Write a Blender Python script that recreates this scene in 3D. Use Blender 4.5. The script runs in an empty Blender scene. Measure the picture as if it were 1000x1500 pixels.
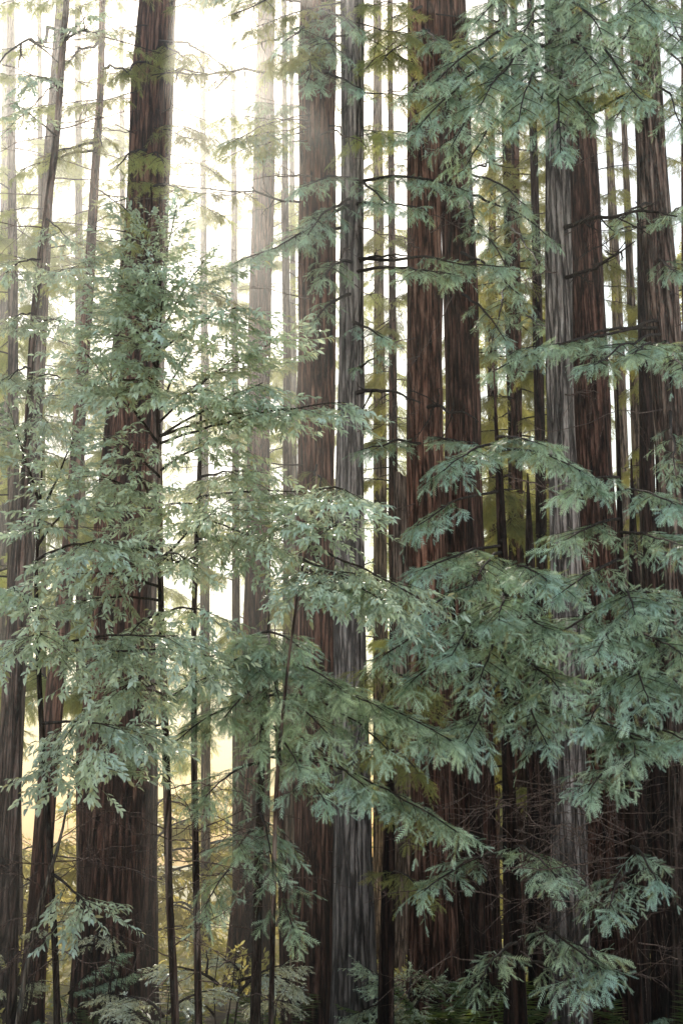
import bpy, math, random
import numpy as np
from mathutils import Vector, Matrix

rng = np.random.default_rng(11)
random.seed(11)
C = bpy.context.scene.collection
sc = bpy.context.scene

# ------------------------------------------------------------------ camera
CAM_Z, PITCH, F = 3.5, math.radians(15.0), 1900.0
cp, sp = math.cos(PITCH), math.sin(PITCH)
cam_d = bpy.data.cameras.new('camera')
cam = bpy.data.objects.new('camera', cam_d)
C.objects.link(cam)
cam.location = (0, 0, CAM_Z)
cam.rotation_euler = (math.radians(90) + PITCH, 0, 0)
cam_d.sensor_fit = 'VERTICAL'
cam_d.sensor_height = 36.0
cam_d.lens = F / 1500.0 * 36.0
cam_d.clip_start = 0.1
cam_d.clip_end = 3000
sc.camera = cam


def at(px, py, Y):
    """world point at depth Y that lies in the direction the photo shows at (px, py)"""
    u, v = (px - 500.0) / F, (750.0 - py) / F
    d = np.array([u, cp - v * sp, sp + v * cp])
    return np.array([0, 0, CAM_Z]) + d * (Y / d[1])


def depth_of(p):
    return p[1] * cp + (p[2] - CAM_Z) * sp


def ground_z(x, y):
    z = 0.18 * math.sin(x * 0.31 + 1.3) * math.cos(y * 0.23) + 0.1 * math.sin(x * 0.9 + y * 0.7)
    bank = max(0.0, min(1.0, (13.0 - y) / 10.0))
    z += 1.85 * bank * bank * (3 - 2 * bank)
    if y < -9:                      # unseen slope added behind the camera to bounce sunlight at the grove
        z += min(38.0, (-9 - y) * 1.15)
    return z


# ------------------------------------------------------------------ mesh helpers
def link(name, mesh, mat, parent=None):
    o = bpy.data.objects.new(name, mesh)
    C.objects.link(o)
    if mat is not None and len(mesh.materials) == 0:
        mesh.materials.append(mat)
    if parent is not None:
        o.parent = parent
    return o


def to_mesh(name, parts, smooth=False):
    """parts: list of (verts (n,3), faces (m,3|4))"""
    vs, loops, tot, off = [], [], [], 0
    for V, Fc in parts:
        vs.append(V)
        loops.append((Fc + off).ravel())
        tot.append(np.full(len(Fc), Fc.shape[1], dtype=np.int32))
        off += len(V)
    V = np.concatenate(vs).astype(np.float32)
    tipv = None
    if V.shape[1] == 4:
        tipv, V = V[:, 3].copy(), np.ascontiguousarray(V[:, :3])
    L = np.concatenate(loops).astype(np.int32)
    T = np.concatenate(tot)
    S = np.concatenate([[0], np.cumsum(T)[:-1]]).astype(np.int32)
    me = bpy.data.meshes.new(name)
    me.vertices.add(len(V))
    me.vertices.foreach_set('co', V.ravel())
    me.loops.add(len(L))
    me.loops.foreach_set('vertex_index', L)
    me.polygons.add(len(T))
    me.polygons.foreach_set('loop_start', S)
    me.polygons.foreach_set('loop_total', T)
    if smooth:
        me.polygons.foreach_set('use_smooth', np.ones(len(T), dtype=bool))
    if tipv is not None:
        me.attributes.new('young', 'FLOAT', 'POINT').data.foreach_set('value', tipv)  # paler new growth, plus painted light on tips and shade inside
    me.update(calc_edges=True)
    return me


def unit(v):
    v = np.asarray(v, float)
    return v / (np.linalg.norm(v) + 1e-9)


def basis(d, up=(0, 0, 1), roll=0.0):
    """rows x (along d), y (side), z (normal near up)"""
    x = unit(d)
    up = np.asarray(up, float)
    if abs(np.dot(x, up)) > 0.97:
        up = np.array([0.3, -0.9, 0.2])
    y = unit(np.cross(up, x))
    z = np.cross(x, y)
    if roll:
        c, s = math.cos(roll), math.sin(roll)
        y, z = y * c + z * s, z * c - y * s
    return np.stack([x, y, z])


def tube(P, R, n=6, cap=False):
    P = np.asarray(P, float)
    m = len(P)
    R = np.asarray(R, float)
    T = np.gradient(P, axis=0)
    V = np.zeros((m, n, 3))
    a = np.arange(n) * 2 * math.pi / n
    ref = np.array([0.13, 0.2, 1.0])
    if abs(np.dot(unit(P[-1] - P[0]), unit(ref))) > 0.9:
        ref = np.array([1.0, 0.1, 0.0])
    for i in range(m):
        x = unit(T[i])
        y = unit(np.cross(ref, x))
        z = np.cross(x, y)
        V[i] = P[i] + R[i] * (np.cos(a)[:, None] * y + np.sin(a)[:, None] * z)
    V = V.reshape(-1, 3)
    i = np.arange(m - 1)[:, None] * n
    j = np.arange(n)[None, :]
    k = (j + 1) % n
    Fq = np.stack([i + j, i + k, i + n + k, i + n + j], -1).reshape(-1, 4)
    return V, Fq


def bez(a, b, arch=0.0, n=12, wob=0.0, side=0.0):
    a, b = np.asarray(a, float), np.asarray(b, float)
    L = np.linalg.norm(b - a)
    c = (a + b) / 2 + np.array([0, 0, arch * L])
    d = b - a
    c = c + side * np.array([-d[1], d[0], 0])
    t = np.linspace(0, 1, n)[:, None]
    P = (1 - t) ** 2 * a + 2 * t * (1 - t) * c + t * t * b
    if wob:
        w = rng.normal(0, 1, (n, 3)) * wob * L
        w = (w + np.roll(w, 1, 0) + np.roll(w, -1, 0)) / 2
        w[0] = 0
        w *= np.sin(np.linspace(0, math.pi, n))[:, None] * 0.7 + 0.3 * (t > 0.02)
        P = P + w
    return P


# ------------------------------------------------------------------ materials
def mat(name):
    m = bpy.data.materials.new(name)
    m.use_nodes = True
    nt = m.node_tree
    nt.nodes.clear()
    return m, nt, nt.nodes, nt.links


def bark_mat(name, dark, mid, light, moss=0.0, low_shade=0.35, furrow=12.0, bump=1.0, zlow=(0.0, 7.0)):
    m, nt, N, L = mat(name)
    out = N.new('ShaderNodeOutputMaterial')
    b = N.new('ShaderNodeBsdfPrincipled')
    b.inputs['Roughness'].default_value = 0.85
    b.inputs['Specular IOR Level'].default_value = 0.25
    L.new(b.outputs[0], out.inputs[0])
    g = N.new('ShaderNodeNewGeometry')
    oi = N.new('ShaderNodeObjectInfo')
    mp = N.new('ShaderNodeMapping')
    mp.inputs['Scale'].default_value = (furrow, furrow, furrow * 0.11)
    L.new(g.outputs['Position'], mp.inputs['Vector'])
    n1 = N.new('ShaderNodeTexNoise')
    n1.inputs['Scale'].default_value = 1.0
    n1.inputs['Detail'].default_value = 5
    n1.inputs['Roughness'].default_value = 0.65
    n1.inputs['Distortion'].default_value = 0.35
    L.new(mp.outputs[0], n1.inputs['Vector'])
    mp2 = N.new('ShaderNodeMapping')
    mp2.inputs['Scale'].default_value = (2.2, 2.2, 0.7)
    L.new(g.outputs['Position'], mp2.inputs['Vector'])
    n2 = N.new('ShaderNodeTexNoise')
    n2.inputs['Scale'].default_value = 1.0
    n2.inputs['Detail'].default_value = 6
    L.new(mp2.outputs[0], n2.inputs['Vector'])
    mp3 = N.new('ShaderNodeMapping')
    mp3.inputs['Scale'].default_value = (30, 30, 9)
    L.new(g.outputs['Position'], mp3.inputs['Vector'])
    n3 = N.new('ShaderNodeTexNoise')
    n3.inputs['Detail'].default_value = 4
    n3.inputs['Scale'].default_value = 1.0
    L.new(mp3.outputs[0], n3.inputs['Vector'])
    r = N.new('ShaderNodeValToRGB')
    e = r.color_ramp.elements
    e[0].position, e[0].color = 0.36, (*dark, 1)
    e[1].position, e[1].color = 0.68, (*light, 1)
    x = r.color_ramp.elements.new(0.5)
    x.color = (*mid, 1)
    L.new(n1.outputs['Fac'], r.inputs['Fac'])
    # long interlocking plates with dark furrows between them
    wv = N.new('ShaderNodeVectorMath')
    wv.operation = 'MULTIPLY_ADD'
    wv.inputs[1].default_value = (1.0, 1.0, .8)
    mpv = N.new('ShaderNodeMapping')
    mpv.inputs['Scale'].default_value = (furrow * .8, furrow * .8, furrow * .042)
    L.new(g.outputs['Position'], mpv.inputs['Vector'])
    L.new(n1.outputs['Color'], wv.inputs[0])
    L.new(mpv.outputs[0], wv.inputs[2])
    vo = N.new('ShaderNodeTexVoronoi')
    vo.feature = 'DISTANCE_TO_EDGE'
    vo.inputs['Scale'].default_value = 1.0
    L.new(wv.outputs[0], vo.inputs['Vector'])
    fur = N.new('ShaderNodeMapRange')
    fur.interpolation_type = 'SMOOTHSTEP'
    fur.inputs['From Min'].default_value, fur.inputs['From Max'].default_value = 0.0, .17
    L.new(vo.outputs['Distance'], fur.inputs['Value'])
    furc = N.new('ShaderNodeMapRange')
    furc.inputs['To Min'].default_value, furc.inputs['To Max'].default_value = .32, 1.15
    L.new(fur.outputs[0], furc.inputs['Value'])
    fm = N.new('ShaderNodeMix')
    fm.data_type = 'RGBA'
    fm.blend_type = 'MULTIPLY'
    fm.inputs['Factor'].default_value = 1.0
    L.new(r.outputs[0], fm.inputs['A'])
    L.new(furc.outputs[0], fm.inputs['B'])
    # broad tint
    mx = N.new('ShaderNodeMix')
    mx.data_type = 'RGBA'
    mx.blend_type = 'MULTIPLY'
    mx.inputs['Factor'].default_value = 1.0
    r2 = N.new('ShaderNodeValToRGB')
    r2.color_ramp.elements[0].position, r2.color_ramp.elements[0].color = 0.3, (0.62, 0.60, 0.60, 1)
    r2.color_ramp.elements[1].position, r2.color_ramp.elements[1].color = 0.7, (1.25, 1.2, 1.18, 1)
    L.new(n2.outputs['Fac'], r2.inputs['Fac'])
    L.new(fm.outputs['Result'], mx.inputs['A'])
    L.new(r2.outputs[0], mx.inputs['B'])
    col = mx.outputs['Result']
    if moss:
        mm = N.new('ShaderNodeMix')
        mm.data_type = 'RGBA'
        r3 = N.new('ShaderNodeValToRGB')
        r3.color_ramp.elements[0].position, r3.color_ramp.elements[0].color = 0.52, (0, 0, 0, 1)
        r3.color_ramp.elements[1].position, r3.color_ramp.elements[1].color = 0.72, (moss, moss, moss, 1)
        L.new(n3.outputs['Fac'], r3.inputs['Fac'])
        L.new(r3.outputs[0], mm.inputs['Factor'])
        L.new(col, mm.inputs['A'])
        mm.inputs['B'].default_value = (0.19, 0.215, 0.19, 1)
        col = mm.outputs['Result']
    # shade low in the grove, painted as darker bark towards the foot
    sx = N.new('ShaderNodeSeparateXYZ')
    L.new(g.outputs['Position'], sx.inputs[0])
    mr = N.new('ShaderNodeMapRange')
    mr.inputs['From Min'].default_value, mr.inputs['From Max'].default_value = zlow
    mr.inputs['To Min'].default_value, mr.inputs['To Max'].default_value = low_shade, 1.0
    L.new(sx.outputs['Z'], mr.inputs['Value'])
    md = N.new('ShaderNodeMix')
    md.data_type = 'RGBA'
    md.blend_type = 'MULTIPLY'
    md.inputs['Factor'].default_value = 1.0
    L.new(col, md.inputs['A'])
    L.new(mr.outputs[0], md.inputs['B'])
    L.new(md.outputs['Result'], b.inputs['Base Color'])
    ad = N.new('ShaderNodeMath')
    ad.operation = 'MULTIPLY_ADD'
    ad.inputs[1].default_value = 0.35
    L.new(n3.outputs['Fac'], ad.inputs[0])
    L.new(n1.outputs['Fac'], ad.inputs[2])
    ad2 = N.new('ShaderNodeMath')
    ad2.operation = 'MULTIPLY_ADD'
    ad2.inputs[1].default_value = 0.8
    L.new(fur.outputs[0], ad2.inputs[0])
    L.new(ad.outputs[0], ad2.inputs[2])
    bp = N.new('ShaderNodeBump')
    bp.inputs['Strength'].default_value = bump
    bp.inputs['Distance'].default_value = 0.1
    L.new(ad2.outputs[0], bp.inputs['Height'])
    L.new(bp.outputs[0], b.inputs['Normal'])
    return m


def leaf_mat(name, ca, cb, trans, tfac=0.35, rough=0.45, spec=0.5, pale=None):
    m, nt, N, L = mat(name)
    out = N.new('ShaderNodeOutputMaterial')
    b = N.new('ShaderNodeBsdfPrincipled')
    b.inputs['Roughness'].default_value = rough
    b.inputs['Specular IOR Level'].default_value = spec
    t = N.new('ShaderNodeBsdfTranslucent')
    mx = N.new('ShaderNodeMixShader')
    mx.inputs[0].default_value = tfac
    L.new(b.outputs[0], mx.inputs[1])
    L.new(t.outputs[0], mx.inputs[2])
    L.new(mx.outputs[0], out.inputs[0])
    g = N.new('ShaderNodeNewGeometry')
    n = N.new('ShaderNodeTexNoise')
    n.inputs['Scale'].default_value = 1.7
    n.inputs['Detail'].default_value = 3
    L.new(g.outputs['Position'], n.inputs['Vector'])
    a = N.new('ShaderNodeMath')
    a.operation = 'MULTIPLY_ADD'
    a.inputs[1].default_value = 0.35
    L.new(g.outputs['Random Per Island'], a.inputs[0])
    a2 = N.new('ShaderNodeMath')
    a2.operation = 'MULTIPLY_ADD'
    a2.inputs[1].default_value = 1.6
    a2.inputs[2].default_value = -0.62
    L.new(n.outputs['Fac'], a2.inputs[0])
    tip_lit = N.new('ShaderNodeAttribute')
    tip_lit.attribute_name = 'young'  # new growth tone with top light and inner shade painted in
    a3 = N.new('ShaderNodeMath')
    a3.operation = 'MULTIPLY_ADD'
    a3.inputs[1].default_value = 0.7
    L.new(tip_lit.outputs['Fac'], a3.inputs[0])
    L.new(a2.outputs[0], a3.inputs[2])
    L.new(a3.outputs[0], a.inputs[2])
    r = N.new('ShaderNodeValToRGB')
    r.color_ramp.elements[0].position, r.color_ramp.elements[0].color = 0.22, (*ca, 1)
    r.color_ramp.elements[1].position, r.color_ramp.elements[1].color = 0.88, (*cb, 1)
    L.new(a.outputs[0], r.inputs['Fac'])
    col = r.outputs[0]
    hn = N.new('ShaderNodeTexNoise')
    hn.inputs['Scale'].default_value = .9
    hn.inputs['Detail'].default_value = 2
    L.new(g.outputs['Position'], hn.inputs['Vector'])
    hr = N.new('ShaderNodeValToRGB')
    hr.color_ramp.elements[0].position, hr.color_ramp.elements[0].color = .35, (1.1, 1.05, .78, 1)
    hr.color_ramp.elements[1].position, hr.color_ramp.elements[1].color = .62, (.90, 1.0, 1.02, 1)
    L.new(hn.outputs['Fac'], hr.inputs['Fac'])
    hm = N.new('ShaderNodeMix')
    hm.data_type = 'RGBA'
    hm.blend_type = 'MULTIPLY'
    hm.inputs['Factor'].default_value = 1.0
    L.new(col, hm.inputs['A'])
    L.new(hr.outputs[0], hm.inputs['B'])
    col = hm.outputs['Result']
    if pale is not None:           # whitish underside
        bk = N.new('ShaderNodeMix')
        bk.data_type = 'RGBA'
        L.new(g.outputs['Backfacing'], bk.inputs['Factor'])
        L.new(col, bk.inputs['A'])
        bk.inputs['B'].default_value = (*pale, 1)
        col = bk.outputs['Result']
    od = N.new('ShaderNodeMapRange')      # a few yellowed or dead brown ones
    od.inputs['From Min'].default_value, od.inputs['From Max'].default_value = .9, .97
    L.new(g.outputs['Random Per Island'], od.inputs['Value'])
    ol = N.new('ShaderNodeMix')
    ol.data_type = 'RGBA'
    L.new(od.outputs[0], ol.inputs['Factor'])
    L.new(col, ol.inputs['A'])
    ol.inputs['B'].default_value = (.30, .24, .11, 1)
    col = ol.outputs['Result']
    L.new(col, b.inputs['Base Color'])
    tm = N.new('ShaderNodeMix')
    tm.data_type = 'RGBA'
    L.new(g.outputs['Random Per Island'], tm.inputs['Factor'])
    tm.inputs['A'].default_value = (*trans, 1)
    tm.inputs['B'].default_value = (trans[0] * 1.12, trans[1] * 1.02, trans[2] * 0.8, 1)
    L.new(tm.outputs['Result'], t.inputs['Color'])
    return m


M = {}
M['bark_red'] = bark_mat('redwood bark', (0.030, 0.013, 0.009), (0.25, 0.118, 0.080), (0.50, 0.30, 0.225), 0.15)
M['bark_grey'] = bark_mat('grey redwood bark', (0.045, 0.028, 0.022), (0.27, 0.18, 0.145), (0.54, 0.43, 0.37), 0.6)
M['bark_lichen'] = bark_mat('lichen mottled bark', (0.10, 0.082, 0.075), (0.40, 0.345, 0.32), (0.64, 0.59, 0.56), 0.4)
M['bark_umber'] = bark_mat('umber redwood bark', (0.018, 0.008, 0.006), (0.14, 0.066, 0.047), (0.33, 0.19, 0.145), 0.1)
M['bark_lit'] = bark_mat('glare paled bark', (0.10, 0.065, 0.05), (0.34, 0.24, 0.19), (0.58, 0.46, 0.39), 0.1, 0.8)  # flare and haze over far trunks, painted as a paler bark colour
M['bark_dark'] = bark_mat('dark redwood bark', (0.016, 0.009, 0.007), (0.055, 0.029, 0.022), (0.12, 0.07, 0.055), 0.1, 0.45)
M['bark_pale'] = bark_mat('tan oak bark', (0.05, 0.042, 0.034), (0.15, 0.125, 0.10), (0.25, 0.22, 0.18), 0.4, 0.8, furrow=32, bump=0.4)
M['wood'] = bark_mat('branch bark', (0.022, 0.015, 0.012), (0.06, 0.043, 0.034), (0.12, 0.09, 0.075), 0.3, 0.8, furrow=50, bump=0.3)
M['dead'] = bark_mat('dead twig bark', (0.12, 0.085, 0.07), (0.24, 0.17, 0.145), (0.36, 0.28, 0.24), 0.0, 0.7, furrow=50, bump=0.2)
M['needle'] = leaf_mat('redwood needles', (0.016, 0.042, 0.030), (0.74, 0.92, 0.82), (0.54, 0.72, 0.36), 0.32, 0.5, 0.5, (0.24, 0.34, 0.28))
M['needle_dark'] = leaf_mat('shaded redwood needles', (0.035, 0.06, 0.03), (0.24, 0.29, 0.16), (0.62, 0.60, 0.20), 0.5, 0.5, 0.4, (0.12, 0.18, 0.12))  # shade painted into a darker, olive copy of the needles
M['needle_sun'] = leaf_mat('sunlit redwood needles', (0.10, 0.14, 0.06), (0.34, 0.42, 0.20), (0.84, 0.88, 0.38), 0.55, 0.5, 0.4)  # sunlit copy: warm backlight tinted into the needle colours
M['leaf'] = leaf_mat('tan oak leaves', (0.03, 0.07, 0.05), (0.74, 0.88, 0.82), (0.88, 0.95, 0.66), 0.42, 0.27, 0.9, (0.30, 0.38, 0.33))
M['leaf_sun'] = leaf_mat('sunlit shrub leaves', (0.14, 0.18, 0.06), (0.34, 0.38, 0.14), (0.97, 0.86, 0.34), 0.5, 0.4, 0.6)  # golden sun glow tinted into the leaf and transmission colours
M['leaf_white'] = leaf_mat('glare white glossy leaves', (0.35, 0.38, 0.30), (0.85, 0.85, 0.78), (0.8, 0.8, 0.5), 0.35, 0.2, 1.0)  # sun glare painted in: near-white colour for leaves standing in shade
M['fern'] = leaf_mat('fern leaflets', (0.05, 0.085, 0.035), (0.13, 0.18, 0.08), (0.28, 0.36, 0.08), 0.4, 0.45, 0.5)
M['fern_sun'] = leaf_mat('sunlit fern leaflets', (0.12, 0.17, 0.03), (0.25, 0.30, 0.05), (0.6, 0.62, 0.08), 0.5, 0.45, 0.5)  # sunlit copy: sunlight painted as a brighter yellow leaflet colour

# ------------------------------------------------------------------ foliage templates (verts, tri faces)
def merge(parts):
    vs, fs, off = [], [], 0
    for V, Fc in parts:
        vs.append(V)
        fs.append(Fc + off)
        off += len(V)
    return np.concatenate(vs), np.concatenate(fs)


def place(T, B, o, s=1.0, tip=None, gain=1.0):
    """template moved into place; a 4th column, if there is one, is new growth paleness plus painted tip light and inner shade"""
    V = T[0][:, :3] * s @ B + np.asarray(o)
    if tip is not None:
        V = np.column_stack([V, np.full(len(V), tip) if np.isscalar(tip) else tip])
    elif T[0].shape[1] == 4:
        V = np.column_stack([V, T[0][:, 3] * gain])
    return V, T[1]


def with_tip(T, v=0.0):
    return np.column_stack([T[0], np.full(len(T[0]), v)]), T[1]


def sprig(n=8, hw=0.17, bend=0.15, fold=0.25, gap=.62):
    """one leafy redwood shoot of unit length along x: flat needles in two rows on a bending rib"""
    V, Fc = [], []
    for i in range(n + 1):
        t = i / n
        V.append([t, 0, -bend * t * t])
    for i in range(n):
        t = i / n
        V.append([t + gap / n, 0, -bend * (t + gap / n) ** 2])
    for s in (-1, 1):
        for i in range(n):
            t = (i + .4) / n
            prof = (.55 + .6 * math.sin(math.pi * min(1, .12 + t * .8))) * rng.uniform(.75, 1.2)
            q = min(1.12, t + .75 / n + .05)
            k = len(V)
            V.append([q, s * hw * prof, -bend * q * q + fold * hw * prof * rng.uniform(-1.5, .4)])
            j = n + 1 + i
            Fc.append([i, j, k] if s > 0 else [i, k, j])
    for i in range(n):                       # green twig joining the needles
        k = len(V)
        V.append([(i + .5) / n, .02, -bend * ((i + .5) / n) ** 2 + .012])
        Fc.append([i, i + 1, k])
    return np.array(V, float), np.array(Fc, int)


SPRIGS = [sprig(bend=b, fold=f) for b, f in ((0.05, .2), (0.15, .4), (0.3, .3), (0.45, .5))]
SPRIGS_LO = [sprig(n=4, hw=.24, bend=b, gap=.9) for b in (0.1, 0.3)]


def spray(L=0.55, n=12, lo=False, droop=0.35, sl=0.19):
    """flat redwood spray: rib along x, leafy shoots to both sides, drooping to the tip"""
    parts = []
    src = SPRIGS_LO if lo else SPRIGS
    for i in range(n):
        t = 0.06 + 0.92 * i / (n - 1)
        s = -1 if i % 2 else 1
        p = np.array([t * L, 0, -droop * L * t * t])
        a = math.radians(58 - 34 * t + rng.normal(0, 16))
        l = sl * (0.65 + 0.6 * math.sin(math.pi * min(1, t * 0.8 + 0.12))) * rng.uniform(0.7, 1.3)
        d = np.array([math.cos(a), s * math.sin(a), -droop * 0.7 * t - 0.1 + rng.normal(0, 0.2)])
        T = src[rng.integers(len(src))]
        parts.append(place(T, basis(d, roll=rng.normal(0, 0.7)), p, l, tip=.15 + .45 * t + .4 * T[0][:, 0]))
    p = np.array([L, 0, -droop * L])
    parts.append(place(src[0], basis((1, 0, -2 * droop)), p, sl, tip=.6 + .4 * src[0][0][:, 0]))
    rv, rf = tube([[0, 0, 0], [L * .5, 0, -droop * L * .25], [L, 0, -droop * L]], [.004, .003, .0015], 3)
    parts.append(with_tip((rv, np.concatenate([rf[:, [0, 1, 2]], rf[:, [0, 2, 3]]])), .1))
    return merge(parts)


SPRAYS = [spray(L=rng.uniform(.16, .34), n=int(rng.integers(7, 12)), droop=rng.uniform(.0, .9), sl=rng.uniform(.075, .135)) for _ in range(14)]
SPRAYS_LO = [spray(L=rng.uniform(.5, .75), n=9, lo=True, droop=rng.uniform(.15, .5), sl=.34) for _ in range(6)]


def leaf(l=0.088, w=0.030, fold=0.25, bend=0.25):
    V = [[0, 0, 0], [l * .35, w * .5, fold * w * .5 - bend * l * .1], [l * .35, -w * .5, fold * w * .5 - bend * l * .1],
         [l * .35, 0, -bend * l * .12], [l * .72, w * .38, fold * w * .4 - bend * l * .5], [l * .72, -w * .38, fold * w * .4 - bend * l * .5],
         [l * .72, 0, -bend * l * .52], [l, 0, -bend * l]]
    Fc = [[0, 3, 1], [0, 2, 3], [3, 6, 4], [3, 4, 1], [2, 5, 6], [2, 6, 3], [6, 7, 4], [5, 7, 6]]
    return np.array(V, float), np.array(Fc, int)


LEAVES = [leaf(bend=b, fold=f) for b, f in ((.1, .3), (.3, .2), (.5, .4), (.2, .6))]


def leaf_twig(L=0.45, n=16, size=1.0, droop=0.3):
    parts = []
    for i in range(n):
        t = 0.2 + 0.8 * (i / (n - 1)) ** 0.8
        p = np.array([t * L, 0, -droop * L * t * t])
        az = i * 2.4 + rng.normal(0, .4)
        sp_ = 0.95 - 0.45 * t
        d = np.array([math.cos(sp_), math.sin(sp_) * math.cos(az), math.sin(sp_) * math.sin(az) * .5 - .05 + rng.normal(0, .25)])
        parts.append(place(LEAVES[rng.integers(4)], basis(d, roll=rng.normal(0, .5)), p, size * rng.uniform(.7, 1.25), tip=.2 + .7 * t))
    rv, rf = tube([[0, 0, 0], [L * .5, 0, -droop * L * .25], [L, 0, -droop * L]], [.004, .003, .0015], 3)
    parts.append(with_tip((rv, np.concatenate([rf[:, [0, 1, 2]], rf[:, [0, 2, 3]]])), .1))
    return merge(parts)


TWIGS = [leaf_twig(rng.uniform(.3, .5), int(rng.integers(11, 17)), droop=rng.uniform(-.3, .4)) for _ in range(10)]
TWIGS_SMALL = [leaf_twig(rng.uniform(.25, .4), 14, 0.75, rng.uniform(0, .4)) for _ in range(6)]

# ------------------------------------------------------------------ boughs
def bough_geo(P, n, start=0.3, width=0.6, templates=None, r0=0.03, scale=1.0, droop=0.45, lean=0.0, up=(0, 0, 1.0)):
    """wood (tube + branchlets) and foliage (sprays) along the curve P"""
    m = len(P)
    seg = np.linalg.norm(np.diff(P, axis=0), axis=1)
    cum = np.concatenate([[0], np.cumsum(seg)])
    tot = cum[-1]
    t_at = cum / tot
    T = np.gradient(P, axis=0)

    def pos(t):
        return np.array([np.interp(t, t_at, P[:, k]) for k in range(3)])

    def tan(t):
        return unit([np.interp(t, t_at, T[:, k]) for k in range(3)])

    wood = [tube(P, r0 * (1 - 0.85 * t_at) + 0.003, 6)]
    fol = []
    for i in range(n):
        t = start + (1 - start) * ((i + rng.uniform(.1, .9)) / n)
        q = (t - start) / (1 - start)
        s = 1 if i % 2 else -1
        x = tan(t)
        up = unit(up)
        side = unit(np.cross(up, x)) * s
        a = math.radians(rng.uniform(32, 68) - 22 * q)
        d = unit(x * math.cos(a) + side * math.sin(a) + np.array([0, 0, -droop * rng.uniform(.1, 1.3) + lean]))
        p = pos(t)
        l2 = width * (0.35 + 0.9 * math.sin(math.pi * min(1, .18 + q * .75))) * rng.uniform(.5, 1.1)
        e = p + d * l2 + np.array([0, 0, -droop * l2 * .3])
        wood.append(tube(bez(p, e, .06, 4), np.linspace(.008, .003, 4) * min(1.2, max(.6, r0 / .03)), 3))
        k = 0.25
        kmax = max(1, int(l2 / (0.10 * scale)))
        for j in range(kmax + 1):
            f = (j + .4) / (kmax + .4) if j < kmax else 1.0
            pp = p + (e - p) * f
            dd = d if j == kmax else unit(d + unit(np.cross(d, up)) * rng.choice([-1, 1]) * rng.uniform(.5, 1.1))
            dd = unit(dd + np.array([0, 0, -droop * rng.uniform(0, .9)]))
            fol.append(place(templates[rng.integers(len(templates))], basis(dd, up, roll=rng.normal(0, .28)), pp, scale * rng.uniform(.7, 1.15), gain=(.45 + .55 * f) * (.6 + .4 * q)))
    p, x = P[-1], tan(1.0)
    for _ in range(3):
        fol.append(place(templates[rng.integers(len(templates))], basis(unit(x + rng.normal(0, .25, 3) + np.array([0, 0, -.2])), up, roll=rng.normal(0, .3)), p - x * rng.uniform(0, .3), scale))
    return wood, fol


def add_bough(tree, P, n, mats=('wood', 'needle'), name='bough', label=None, **kw):
    if kw.get('templates') is None:
        kw['templates'] = SPRAYS
    kw.setdefault('up', (rng.normal(0, .14), -.24, .97))      # near tiers hang out and down towards the open side
    wood, fol = bough_geo(P, n, **kw)
    b = link(name, to_mesh(name, wood, True), M[mats[0]], tree)
    link('foliage', to_mesh('foliage', [merge(fol)]), M[mats[1]], b)
    return b


def add_dead(tree, P, r0=0.02, subs=6, spread=.5, matk='dead', name='dead_branch', hang=0.0):
    parts = [tube(P, np.linspace(r0, r0 * .25, len(P)), 5)]
    L = np.linalg.norm(P[-1] - P[0])
    for i in range(subs):
        f = rng.uniform(.25, .95)
        k = min(len(P) - 2, int(f * (len(P) - 1)))
        p, x = P[k], unit(P[k + 1] - P[k])
        d = unit(x * rng.uniform(.4, 1) + rng.normal(0, .6, 3) + np.array([0, 0, -hang]))
        l = L * spread * (1.1 - f) * rng.uniform(.4, 1.1) + .1
        e = p + d * l
        sub = bez(p, e, rng.uniform(-.15, .1), 6, .03)
        parts.append(tube(sub, np.linspace(r0 * .45, r0 * .15, 6), 4))
        for _ in range(2):
            q = sub[rng.integers(2, 6)]
            parts.append(tube(bez(q, q + unit(d + rng.normal(0, .7, 3)) * l * rng.uniform(.2, .5), 0, 4), np.linspace(r0 * .22, r0 * .1, 4), 3))
    return link(name, to_mesh(name, parts, True), M[matk], tree)


# ------------------------------------------------------------------ trees
def thing(name, label, cat, loc, group=None):
    o = bpy.data.objects.new(name, None)
    C.objects.link(o)
    o.empty_display_size = .3
    o['label'] = label
    o['category'] = cat
    if group:
        o['group'] = group
    o['base'] = [float(v) for v in loc]
    return o


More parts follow.
